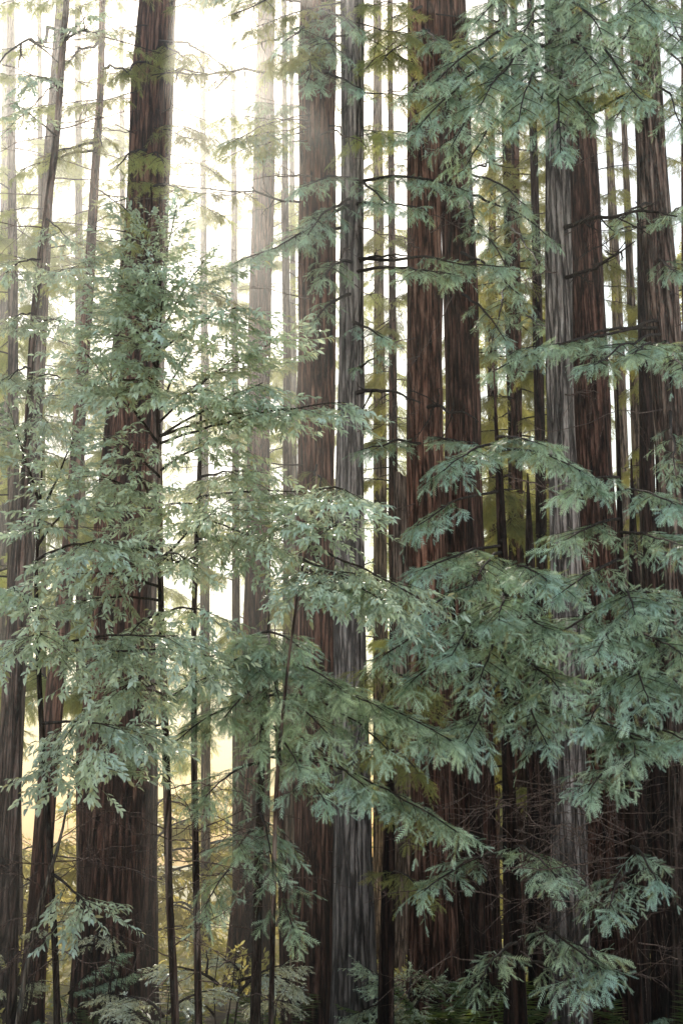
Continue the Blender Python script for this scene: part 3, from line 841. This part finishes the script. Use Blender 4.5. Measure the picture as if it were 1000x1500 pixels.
# upper tiers seen against the glare
for (t, py, tx, ty, tY, n, w, st, mk) in [
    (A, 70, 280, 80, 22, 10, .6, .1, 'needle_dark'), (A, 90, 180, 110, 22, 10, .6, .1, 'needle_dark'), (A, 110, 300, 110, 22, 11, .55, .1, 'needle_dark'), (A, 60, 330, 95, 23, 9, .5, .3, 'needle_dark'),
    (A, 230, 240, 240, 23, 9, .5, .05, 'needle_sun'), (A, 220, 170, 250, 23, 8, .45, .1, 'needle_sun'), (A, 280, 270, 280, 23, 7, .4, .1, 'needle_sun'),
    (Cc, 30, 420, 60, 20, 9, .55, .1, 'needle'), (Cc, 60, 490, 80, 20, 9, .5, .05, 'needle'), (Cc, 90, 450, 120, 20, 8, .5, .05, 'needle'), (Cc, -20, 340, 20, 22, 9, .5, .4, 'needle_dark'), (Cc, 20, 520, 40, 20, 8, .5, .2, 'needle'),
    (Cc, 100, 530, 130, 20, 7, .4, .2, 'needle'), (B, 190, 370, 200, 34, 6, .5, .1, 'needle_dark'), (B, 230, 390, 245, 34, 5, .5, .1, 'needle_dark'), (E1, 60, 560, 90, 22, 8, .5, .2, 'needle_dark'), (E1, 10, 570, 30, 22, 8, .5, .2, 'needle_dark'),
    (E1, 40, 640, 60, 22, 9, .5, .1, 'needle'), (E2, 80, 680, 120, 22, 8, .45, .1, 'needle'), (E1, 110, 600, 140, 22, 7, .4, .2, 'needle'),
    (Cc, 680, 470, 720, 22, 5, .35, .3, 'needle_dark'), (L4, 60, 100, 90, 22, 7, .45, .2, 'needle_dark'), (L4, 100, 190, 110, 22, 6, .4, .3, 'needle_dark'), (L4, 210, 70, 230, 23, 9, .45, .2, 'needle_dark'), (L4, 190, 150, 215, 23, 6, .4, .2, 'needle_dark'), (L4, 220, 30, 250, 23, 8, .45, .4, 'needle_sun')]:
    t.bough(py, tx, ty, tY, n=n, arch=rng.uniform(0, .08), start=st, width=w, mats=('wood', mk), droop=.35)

# fine tiers crossing the upper part of the grove
up_src = [(A, 'needle_sun'), (A, 'needle_dark'), (L4, 'needle_sun'), (L3, 'needle_sun'), (B, 'needle_dark'), (Cc, 'needle_sun'), (Cc, 'needle'), (D, 'needle_dark'), (E1, 'needle_sun'), (A2, 'needle_sun')]
for i in range(70):
    t, mk = up_src[i % len(up_src)]
    y = rng.uniform(-60, 430 if t in (A, A2, L3, L4) else 260)
    x0 = t.pt(y)[0] / depth_of(t.pt(y)) * F + 500
    t.bough(y, x0 + rng.choice([-1, 1]) * rng.uniform(60, 160), y + rng.uniform(-30, 60), t.Y - rng.uniform(.5, 4), n=int(rng.integers(9, 14)), arch=rng.uniform(-.02, .06), start=rng.uniform(.25, .5), width=rng.uniform(.35, .55), mats=('wood', mk), r0=.016, droop=.3, scale=1.05)
for i in range(22):
    t = [H, Ff, E2, Gg, H][i % 5]
    y = rng.uniform(-80, 140)
    x0 = t.pt(y)[0] / depth_of(t.pt(y)) * F + 500
    t.bough(y, x0 + rng.choice([-1, 1]) * rng.uniform(40, 130), y + rng.uniform(10, 70), t.Y - rng.uniform(1, 5), n=int(rng.integers(8, 12)), arch=rng.uniform(0, .08), start=.2, width=rng.uniform(.4, .6), r0=.02, droop=.3, mats=('wood', ['needle', 'needle_dark'][i % 2]))

# ================================================================== bare limbs
Cc.dead(105, 222, 112, 23, .045, 10, .03, .25, 'wood')
Cc.dead(300, 250, 272, 23.5, .032, 8, .02, .22, 'wood')
Cc.dead(195, 535, 215, 21, .025, 5, .03)
Cc.dead(260, 370, 262, 23, .03, 5, .03)
Cc.dead(678, 230, 682, 22, .018, 9, -.01, .2, 'wood')
Cc.dead(440, 350, 425, 22, .015, 6)
Cc.dead(40, 355, 72, 22.5, .03, 6, .02, .25, 'wood')
D.dead(385, 600, 375, 22.5, .04, 4, .06, .25, 'wood')
D.dead(580, 615, 590, 22, .05, 5, .14, .25, 'wood')
E1.dead(600, 700, 618, 22.5, .045, 8, .08, .25, 'wood')
E2.dead(48, 775, 82, 23, .06, 4, .22, .15, 'bark_pale')
E2.dead(262, 760, 235, 22, .03, 8, .04, .3, 'wood')
E2.dead(420, 560, 640, 22, .012, 5)
Ff.dead(205, 930, 140, 20, .05, 8, .1, .25, 'wood')
Ff.dead(340, 990, 318, 19.5, .05, 8, .12, .25, 'wood')
Ff.dead(410, 930, 355, 20, .045, 8, -.06, .25, 'wood')
H.dead(330, 850, 380, 20, .025, 8, .06, .3, 'wood')
H.dead(600, 720, 660, 18.5, .012, 6, .05, .2)
L3.dead(45, 5, 95, 18, .05, 4, .05, .25, 'bark_pale')
T1.dead(60, 142, 50, 18, .03, 5, .08, .3, 'bark_pale')
T1.dead(190, 210, 160, 20, .015, 6)
T1.dead(120, 0, 200, 19, .015, 5)
L4.dead(170, 60, 190, 24, .015, 7)
L4.dead(330, 210, 300, 24, .015, 6)
L4.dead(640, 230, 650, 22, .015, 6)
T2.dead(800, 145, 812, 15, .028, 4, -.04, .25, 'wood')
T2.dead(815, 285, 815, 15, .028, 4, -.18, .25, 'wood')
T2.dead(700, 175, 625, 15, .015, 3, -.1, .3, 'dead')
T2.dead(1020, 150, 990, 14.5, .02, 5, .03, .3, 'dead')
for _ in range(44):
    t = [A, A, A2, B, L4, T1, L3, Cc][rng.integers(8)]
    y = rng.uniform(20, 420)
    t.dead(y, t.pt(y)[0] / t.Y * F * .97 + 500 + rng.choice([-1, 1]) * rng.uniform(60, 170), y + rng.uniform(-70, 40), t.Y - rng.uniform(1, 3), rng.uniform(.007, .017), 9, rng.uniform(-.05, .08), .45)
for _ in range(24):
    t = [Cc, D, E1, E2, Ff, H][rng.integers(6)]
    y = rng.uniform(100, 800)
    t.dead(y, t.pt(y)[0] / t.Y * F * .97 + 500 + rng.choice([-1, 1]) * rng.uniform(40, 110), y + rng.uniform(-60, 40), t.Y - rng.uniform(1, 3), rng.uniform(.01, .018), 7, rng.uniform(-.05, .08), .4)
# dead twig thicket low in the shade
for i in range(70):
    t = [Y3, Y3, J, Gg, Y2, Ff][rng.integers(6)]
    y = rng.uniform(1120, 1440)
    x0 = t.pt(y)[0] / t.Y * F * .96 + 500
    t.dead(y, x0 + rng.choice([-1, 1]) * rng.uniform(70, 230), y + rng.uniform(-60, 90), t.Y - rng.uniform(.5, 3.5), rng.uniform(.007, .013), 9, rng.uniform(-.03, .16), .5)
for i in range(64):
    t = [A, T3, T2, L4, Y1, Cc, T4][rng.integers(7)]
    y = rng.uniform(1150, 1440)
    x0 = t.pt(y)[0] / t.Y * F * .96 + 500
    t.dead(y, x0 + rng.choice([-1, 1]) * rng.uniform(60, 170), y + rng.uniform(-70, 70), t.Y - rng.uniform(.5, 2.5), rng.uniform(.006, .011), 6, rng.uniform(-.03, .14), .45)
# extra thin dark trunks in the shaded corner
thin = [(700, 23, 22, 'dark pole-thin trunk in deep shade at the foot of the double redwood'), (748, 21, 20, 'dark pole-thin trunk in deep shade midway between the young redwoods'),
        (786, 25, 24, 'reddish pole-thin trunk in deep shade near the grey mottled trunk foot'), (938, 22, 26, 'dark slim trunk in the twig thicket under the drooping tiers'),
        (966, 23, 22, 'black slim trunk nearest the corner of the twig thicket')]
for x, Y, w, lab in thin:
    Tree('redwood_tree', lab, 'tree', Y, [(x - 10, 850, w * .7), (x - 4, 1100, w * .9), (x, 1450, w * 1.1)], 'bark_dark', seg=24, flare=1.1, top=2.2, top_taper=.1)
for x, w, Y, lab in [(415, 13, 23, 'dark slim stem hugging the thicker central trunk foot')]:
    Tree('redwood_tree', lab, 'tree', Y, [(x - 6, 1120, w * .8), (x + rng.uniform(-6, 6), 1300, w), (x + 3, 1450, w * 1.1)], 'bark_umber', seg=16, flare=1.1, top=2.5, top_taper=.1)

# ================================================================== middle distance trees with their own boughs
mid = [  # px at mid height, Y, width px, kind, z range of the boughs, n, scale, label
    (756, 33, 16, 'dark', 5, 26, 92, .95, 'dense dark evergreen filling the space between double redwood and grey mottled trunk'),
    (722, 38, 14, 'dark', 6, 28, 90, .95, 'dense dark evergreen just behind the shaded half of the double redwood'),
    (866, 38, 10, 'dark', 18, 30, 40, .8, 'dark evergreen with gaps of sky, behind the dark reddish trunk'),
    (1005, 34, 14, 'dark', 12, 26, 40, .7, 'dark evergreen behind the leaning grey-brown redwood'),
    (806, 42, 14, 'dark', 8, 30, 84, 1.0, 'tall evergreen with olive boughs behind the grey mottled trunk top'),
    (575, 40, 12, 'dark', 14, 28, 44, .7, 'dim evergreen with fine tiers between the central pair and double redwood, high up'),
    (20, 36, 16, 'sun', 6, 26, 44, 1.1, 'sunlit yellow-green evergreen at the upper picture edge'),
    (118, 42, 14, 'sun', 9, 30, 40, 1.1, 'sunlit evergreen with sparse boughs behind the slender brown trunk'),
    (556, 44, 18, 'sun', 5, 27, 46, 1.0, 'hazy evergreen with pale trunk in the bright gap beside the double redwood'),
    (300, 48, 12, 'sun', 8, 30, 34, 1.0, 'sparse faded evergreen in the strongest glare'),
    (62, 40, 10, 'sun', 8, 28, 34, 1.0, 'sunlit evergreen with yellow tiers behind the wavy dark stem'),
    (182, 45, 10, 'sun', 9, 30, 34, 1.0, 'sunlit evergreen half hidden behind the slender brown trunk and broad trunk'),
    (345, 44, 10, 'sun', 9, 30, 26, .9, 'faded evergreen touching the hazy pink-brown trunk'),
    (430, 47, 10, 'sun', 9, 30, 30, 1.0, 'faded evergreen peeping beside the thicker central trunk'),
    (420, 40, 12, 'sun', 9, 26, 34, .9, 'olive evergreen glowing between hazy trunk and central pair'),
]
for x, Y, w, kind, z0, z1, n, s, lab in mid:
    t = Tree('evergreen_tree', lab, 'tree', Y, [(x - 4, 0, w * .6), (x, 600, w), (x + 2, 1300, w * 1.3)] if z1 > 12 else [(x, 1020, w * .6), (x + 2, 1350, w)],
             'bark_lit' if kind == 'sun' else 'bark_umber', seg=16, flare=1.1, top=6 if z1 > 12 else 2)
    whorls(t, kind, z0, z1, n, s)

# ================================================================== far trees: trunk and one crown, shared meshes
def far_proto(h, r, z0, n, L, kind):
    zz = np.linspace(0, h, 10)
    tr = to_mesh('trunk', [tube(np.stack([.15 * np.sin(zz * .3 + r), 0 * zz, zz], -1), r * (1 - .85 * zz / h), 12)], True)
    tr.materials.append(M['bark_red' if kind == 'needle_sun' else 'bark_dark'])
    parts = []
    for i in range(n):
        f = (i + rng.uniform(0, 1)) / n
        z = z0 + (h - z0) * f
        a = rng.uniform(0, 2 * math.pi)
        l = L * (1.05 - .85 * f) * rng.uniform(.6, 1.2)
        d = np.array([math.cos(a), math.sin(a), -.18])
        for k in range(int(3 + l * 2.2)):
            q = rng.uniform(.25, 1)
            p = np.array([0, 0, z]) + d * l * q + np.array([0, 0, -.15 * l * q * q])
            dd = unit(d + rng.normal(0, .55, 3) * np.array([1, 1, .5]) + np.array([0, 0, -.2]))
            parts.append(place(SPRAYS_LO[rng.integers(6)], basis(dd, roll=rng.normal(0, .4)), p, rng.uniform(1.2, 2.0)))
    cr = to_mesh('crown', [merge(parts)])
    cr.materials.append(M[kind])
    return tr, cr

FP = {'sun': [far_proto(34, .42, 7, 60, 3.6, 'needle_sun'), far_proto(30, .35, 4, 60, 3.4, 'needle_sun'), far_proto(36, .5, 12, 50, 3.6, 'needle_sun')],
      'dark': [far_proto(34, .42, 5, 70, 3.8, 'needle_dark'), far_proto(31, .36, 3, 70, 3.5, 'needle_dark')]}

def far_tree(px, Y, kind, s, label, group=None):
    x = (px - 500) / F * Y / cp
    o = thing('far_redwood', label, 'tree', (x, Y, ground_z(x, Y) - .1), group)
    tr, cr = FP[kind][rng.integers(len(FP[kind]))]
    o['fixed'] = 1
    o.location = (x, Y, ground_z(x, Y) - .1)
    o.rotation_euler = (0, 0, rng.uniform(0, 6.28))
    o.scale = (s, s, s)
    for nm, me in (('trunk', tr), ('crown', cr)):
        c = bpy.data.objects.new(nm, me)
        C.objects.link(c)
        c.parent = o
    return o

gf = 'hazy trees far behind the grove'
far = [(720, 62, 'dark', 1.0, 'far dim redwood behind the dense dark evergreens'), (780, 70, 'dark', .9, 'far dim redwood behind the grey mottled trunk'),
       (1080, 66, 'dark', 1.0, 'far dim redwood beyond the leaning grey-brown redwood'),
       (1060, 58, 'dark', 1.0, 'far dim redwood beyond the picture border'), (650, 72, 'dark', .95, 'far dim redwood hidden behind the double redwood'), ]
for a in far:
    far_tree(*a, group=gf)

# ================================================================== shrubs, ferns, ground
def shrub(px, Y, kind, n, s, label, h=1.0, group=None):
    x = (px - 500) / F * Y / cp
    z = ground_z(x, Y)
    o = thing('shrub', label, 'shrub', (x, Y, z), group)
    base = np.array([x, Y, z])
    P = []
    for k in range(5):
        e = base + np.array([rng.uniform(-.4, .4), rng.uniform(-.4, .4), h * rng.uniform(.7, 1.1)])
        P.append(tube(bez(base - [0, 0, .1], e, .05, 6, .02), np.linspace(.018, .006, 6), 5))
    link('stem', to_mesh('stem', P, True), M['wood'], o)
    for k in range(n):
        f = rng.uniform(.15, 1)
        put_bough(o, kind, base + np.array([rng.uniform(-.25, .25), rng.uniform(-.25, .25), h * f]), rng.uniform(0, 6.28), rng.uniform(-.1, .8), s * rng.uniform(.7, 1.2))
    return o

gs = 'sunlit shrubs under the grove'
for px, Y, n, s, h, lab in [(-60, 50, 26, 2.2, 6, 'sunlit yellow-green thicket shrub cut by the picture edge'), (30, 47, 30, 2.0, 5, 'sunlit yellow-green shrub beside the corner trunk low down'), (95, 52, 34, 2.2, 7, 'sunlit yellow-green shrub shining behind the leaning brown trunk'),
                            (165, 55, 30, 2.3, 7.5, 'pale sunlit shrub behind the broad dark trunk'), (235, 48, 32, 2.1, 5.5, 'sunlit shrub glowing between the broad trunk foot and slim stems'),
                            (300, 54, 32, 2.3, 7, 'sunlit shrub glowing behind the slim tan oak'), (360, 58, 30, 2.4, 8, 'tallest sunlit shrub behind the hazy trunk'), (420, 50, 28, 2.1, 6, 'sunlit shrub in the white gap beside the thicker central trunk'),
                            (490, 56, 20, 2.2, 7, 'sunlit shrub hidden behind the central pair'), (550, 50, 28, 2.1, 6.5, 'sunlit shrub in the thin bright slot beside the slimmer central trunk'), (605, 58, 24, 2.3, 8, 'sunlit shrub behind the snag'),
                            (760, 60, 16, 2.2, 6, 'sunlit shrub glimpsed between the young redwoods'), (930, 52, 24, 2.0, 5, 'sunlit shrub seen through the twig thicket')]:
    shrub(px, Y, 'shrub', int(n * .36), s * .9, lab, h * rng.uniform(.5, .85), gs)
shrub(250, 18, 'white', 15, .8, 'glossy shrub with leaves flashing white at the lower edge', 1.75)
shrub(340, 19, 'white', 12, .75, 'glossy shrub with white-flashing leaves beneath the hazy trunk', 2.2)
shrub(408, 21, 'white', 12, .7, 'small glossy shrub beside the thicker central trunk foot', 1.7)
shrub(180, 21, 'white', 9, .6, 'sparse glossy shrub before the broad trunk foot', 2.6)
shrub(70, 22, 'white', 8, .6, 'thin shrub with a few white-flashing leaves before the leaning brown trunk', 2.4)
shrub(585, 23, 'oak', 14, .6, 'dim green shrub at the foot of the slimmer central trunk', 1.3)
shrub(150, 22, 'green', 9, .42, 'dim feathery shrub low before the broad trunk', 1.7)
shrub(880, 22, 'green', 6, .36, 'dim feathery shrub in the deep shade of the thicket', 1.1)


def frond(L, n=26, curve=.5):
    P, V, Fc = [], [], []
    t = np.linspace(0, 1, 9)
    rach = np.stack([t * L * .85, 0 * t, L * .75 * (t - curve * 1.15 * t * t)], -1)
    for i in range(n):
        q = .12 + .86 * i / (n - 1)
        p = np.array([np.interp(q, t, rach[:, k]) for k in range(3)])
        w = L * .16 * math.sin(math.pi * (.12 + .86 * (1 - q) ** .8)) + .012
        for s in (-1, 1):
            d = np.array([.3, s * .95, rng.normal(-.1, .12)]) * w
            k = len(V)
            b = .011 * L + .004
            V += [p - [b, 0, 0], p + [b, 0, 0], p + d + [b * .5, 0, 0], p + d * .55 + [-b * 1.1, 0, .01]]
            Fc += [[k, k + 1, k + 2], [k, k + 2, k + 3]]
    rv, rf = tube(rach, np.linspace(.006, .002, 9), 4)
    return to_mesh('frond', [(np.array(V), np.array(Fc)), (rv, rf)])

FR = [frond(.95, curve=c) for c in (.35, .5, .65)]
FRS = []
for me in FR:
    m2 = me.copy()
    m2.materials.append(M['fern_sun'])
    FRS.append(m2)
    me.materials.append(M['fern'])

def fern(px, Y, s, n, label, sun=False, group='ferns along the forest edge'):
    x = (px - 500) / F * Y / cp
    z = ground_z(x, Y)
    o = thing('fern', label, 'fern', (x, Y, z), group)
    for k in range(n):
        c = bpy.data.objects.new('frond', (FRS if sun else FR)[rng.integers(3)])
        C.objects.link(c)
        c.parent = o
        c.matrix_local = Matrix.Translation((x, Y, z)) @ Matrix.Rotation(k * 2.4 + rng.uniform(-.3, .3), 4, 'Z') @ Matrix.Rotation(rng.uniform(-.6, 0), 4, 'Y') @ Matrix.Scale(s * rng.uniform(.7, 1.15), 4)

for px, Y, s, n, lab, sun in [(90, 21, 1.7, 10, 'yellow sunlit fern at the lower edge before the broad trunk', True), (640, 22, 1.5, 18, 'large sword fern below the double redwood at the lower edge', False),
                              (690, 22.5, 1.65, 16, 'sword fern with upright fronds next to the large one', False), (730, 23, 1.5, 14, 'sword fern whose fronds stand under the young redwood', False),
                              (850, 22, 1.35, 14, 'small dark fern in the shade under hanging tips', False), (600, 23.5, 1.6, 14, 'dim fern near the slimmer central trunk foot', False),
                              (420, 23, 1.4, 10, 'dim fern before the thicker central trunk foot', False), (945, 22, 1.5, 14, 'dark fern at the lower corner of the thicket', False), (185, 23, 1.3, 10, 'half shaded fern before the broad trunk foot', False),
                              (305, 22, 1.4, 10, 'fern between the two white-flashing shrubs', False)]:
    fern(px, Y, s * 1.25, n, lab, sun)

# low growth over the ground of the grove and the sunlit opening behind it
uc = []
for _ in range(2600):
    y = rng.uniform(27, 62)
    x = rng.uniform(-.36, .32) * y
    if x > .5 and rng.uniform() < .6:
        continue
    hgt = rng.uniform(.1, 1.5) * (.35 + .65 * rng.uniform())
    d = np.array([rng.normal(0, .7), rng.normal(0, .7), rng.uniform(.1, 1.0)])
    uc.append(place(TWIGS[rng.integers(10)], basis(d, roll=rng.normal(0, .6)), (x, y, ground_z(x, y) + hgt * .9), rng.uniform(1.1, 2.2)))
ug = link('undergrowth', to_mesh('undergrowth', [merge(uc)]), M['leaf_sun'])
ug['kind'] = 'stuff'

# ground sheet to the horizon
def axis(lo, hi, fine, far_):
    a = [0.0]
    st = fine
    while a[-1] < far_:
        a.append(a[-1] + st)
        if a[-1] > hi:
            st *= 1.35
    return a
ax = axis(0, 24, .6, 600)
xs = np.array(sorted([-v for v in ax[1:]] + ax))
ys = np.array(sorted([-v for v in axis(0, 4, 1.0, 120)[1:]] + axis(0, 60, .6, 700)))
XX, YY = np.meshgrid(xs, ys)
ZZ = np.vectorize(ground_z)(XX, YY) + rng.normal(0, .03, XX.shape) * (np.abs(XX) < 30)
nx, ny = len(xs), len(ys)
Vg = np.stack([XX, YY, ZZ], -1).reshape(-1, 3)
i = np.arange(ny - 1)[:, None] * nx
j = np.arange(nx - 1)[None, :]
Fg = np.stack([i + j, i + j + 1, i + nx + j + 1, i + nx + j], -1).reshape(-1, 4)
m, nt, N, L = mat('forest floor')
out = N.new('ShaderNodeOutputMaterial')
b = N.new('ShaderNodeBsdfPrincipled')
b.inputs['Roughness'].default_value = .95
L.new(b.outputs[0], out.inputs[0])
g = N.new('ShaderNodeNewGeometry')
n1 = N.new('ShaderNodeTexNoise')
n1.inputs['Scale'].default_value = 3.0
n1.inputs['Detail'].default_value = 8
L.new(g.outputs['Position'], n1.inputs['Vector'])
r = N.new('ShaderNodeValToRGB')
r.color_ramp.elements[0].position, r.color_ramp.elements[0].color = .35, (.03, .02, .014, 1)
r.color_ramp.elements[1].position, r.color_ramp.elements[1].color = .7, (.13, .085, .05, 1)
L.new(n1.outputs['Fac'], r.inputs['Fac'])
sxyz = N.new('ShaderNodeSeparateXYZ')
L.new(g.outputs['Position'], sxyz.inputs[0])
wob = N.new('ShaderNodeMath')
wob.operation = 'MULTIPLY_ADD'
wob.inputs[1].default_value = 3.0
L.new(n1.outputs['Fac'], wob.inputs[0])
L.new(sxyz.outputs['Y'], wob.inputs[2])
mr = N.new('ShaderNodeMapRange')
mr.inputs['From Min'].default_value, mr.inputs['From Max'].default_value = 9.0, 12.0
L.new(wob.outputs[0], mr.inputs['Value'])
gmix = N.new('ShaderNodeMix')      # unseen near ground made pale to bounce sunlight onto the foliage
gmix.data_type = 'RGBA'
gmix.inputs['A'].default_value = (.64, .66, .68, 1)
L.new(mr.outputs[0], gmix.inputs['Factor'])
L.new(r.outputs[0], gmix.inputs['B'])
mr2 = N.new('ShaderNodeMapRange')
mr2.inputs['From Min'].default_value, mr2.inputs['From Max'].default_value = 33.0, 44.0
L.new(wob.outputs[0], mr2.inputs['Value'])
gm2 = N.new('ShaderNodeMix')       # dry grass behind the grove, sunlit glow painted into its golden colour
gm2.data_type = 'RGBA'
L.new(mr2.outputs[0], gm2.inputs['Factor'])
L.new(gmix.outputs['Result'], gm2.inputs['A'])
gm2.inputs['B'].default_value = (.62, .53, .27, 1)
L.new(gm2.outputs['Result'], b.inputs['Base Color'])
bp = N.new('ShaderNodeBump')
bp.inputs['Distance'].default_value = .08
L.new(n1.outputs['Fac'], bp.inputs['Height'])
L.new(bp.outputs[0], b.inputs['Normal'])
gr = link('ground', to_mesh('ground', [(Vg, Fg)], True), m)
gr['kind'] = 'structure'

# ================================================================== finish hierarchy: move bases
bpy.context.view_layer.update()
for o in list(C.objects):
    if o.parent is None and 'base' in o:
        if 'fixed' not in o:
            bx = Vector(o['base'])
            o.location = bx
            for c in C.objects:
                pass
        del o['base']
        if 'fixed' in o:
            del o['fixed']
            continue
        for c in o.children:
            c.location = c.location - bx

# ================================================================== light
SUN_EL, SUN_AZ = math.radians(38), math.radians(-8)     # azimuth from +Y towards +X
w = bpy.data.worlds.new('World')
sc.world = w
w.use_nodes = True
nt = w.node_tree
nt.nodes.clear()
wo = nt.nodes.new('ShaderNodeOutputWorld')
bg = nt.nodes.new('ShaderNodeBackground')
sky = nt.nodes.new('ShaderNodeTexSky')
sky.sky_type = 'NISHITA'
sky.sun_disc = False
sky.sun_elevation = SUN_EL
sky.sun_rotation = SUN_AZ
sky.air_density = 2.0
sky.dust_density = 1.2
sky.ozone_density = 1.2
bg.inputs['Strength'].default_value = 0.15
nt.links.new(sky.outputs[0], bg.inputs['Color'])
nt.links.new(bg.outputs[0], wo.inputs['Surface'])

sd = bpy.data.lights.new('sun', 'SUN')
sd.energy = 5.0
sd.angle = math.radians(.5)
sd.color = (1.0, .91, .76)
so = bpy.data.objects.new('sun', sd)
C.objects.link(so)
sv = Vector((math.sin(SUN_AZ) * math.cos(SUN_EL), math.cos(SUN_AZ) * math.cos(SUN_EL), math.sin(SUN_EL)))
so.location = sv * 80
so.rotation_euler = (-sv).to_track_quat('-Z', 'Y').to_euler()

# thin haze in the grove; denser box added to stand for lens flare
def haze(dens, g_, x0, x1, y0, y1, z1):
    m, nt, N, L = mat('haze')
    out = N.new('ShaderNodeOutputMaterial')
    vs = N.new('ShaderNodeVolumeScatter')
    vs.inputs['Density'].default_value = dens
    vs.inputs['Anisotropy'].default_value = g_
    vs.inputs['Color'].default_value = (1, .98, .95, 1)
    L.new(vs.outputs[0], out.inputs['Volume'])
    hv = np.array([[x, y, z] for x in (x0, x1) for y in (y0, y1) for z in (-6, z1)], float)
    hf = np.array([[0, 1, 3, 2], [4, 6, 7, 5], [0, 4, 5, 1], [2, 3, 7, 6], [0, 2, 6, 4], [1, 5, 7, 3]])
    hz = link('haze', to_mesh('haze', [(hv, hf)]), m)
    hz['kind'] = 'stuff'


haze(.0014, .75, -70, 70, 12, 130, 48)
haze(.0062, .75, -66, .2, 14, 120, 46)

sc.view_settings.view_transform = 'Standard'
sc.view_settings.look = 'None'
sc.view_settings.exposure = 0
sc.render.engine = 'CYCLES'
cy = sc.cycles
cy.use_denoising = True
cy.max_bounces = 8
cy.diffuse_bounces = 4
cy.glossy_bounces = 2
cy.transmission_bounces = 4
cy.transparent_max_bounces = 4
cy.volume_bounces = 0
cy.sample_clamp_indirect = 4
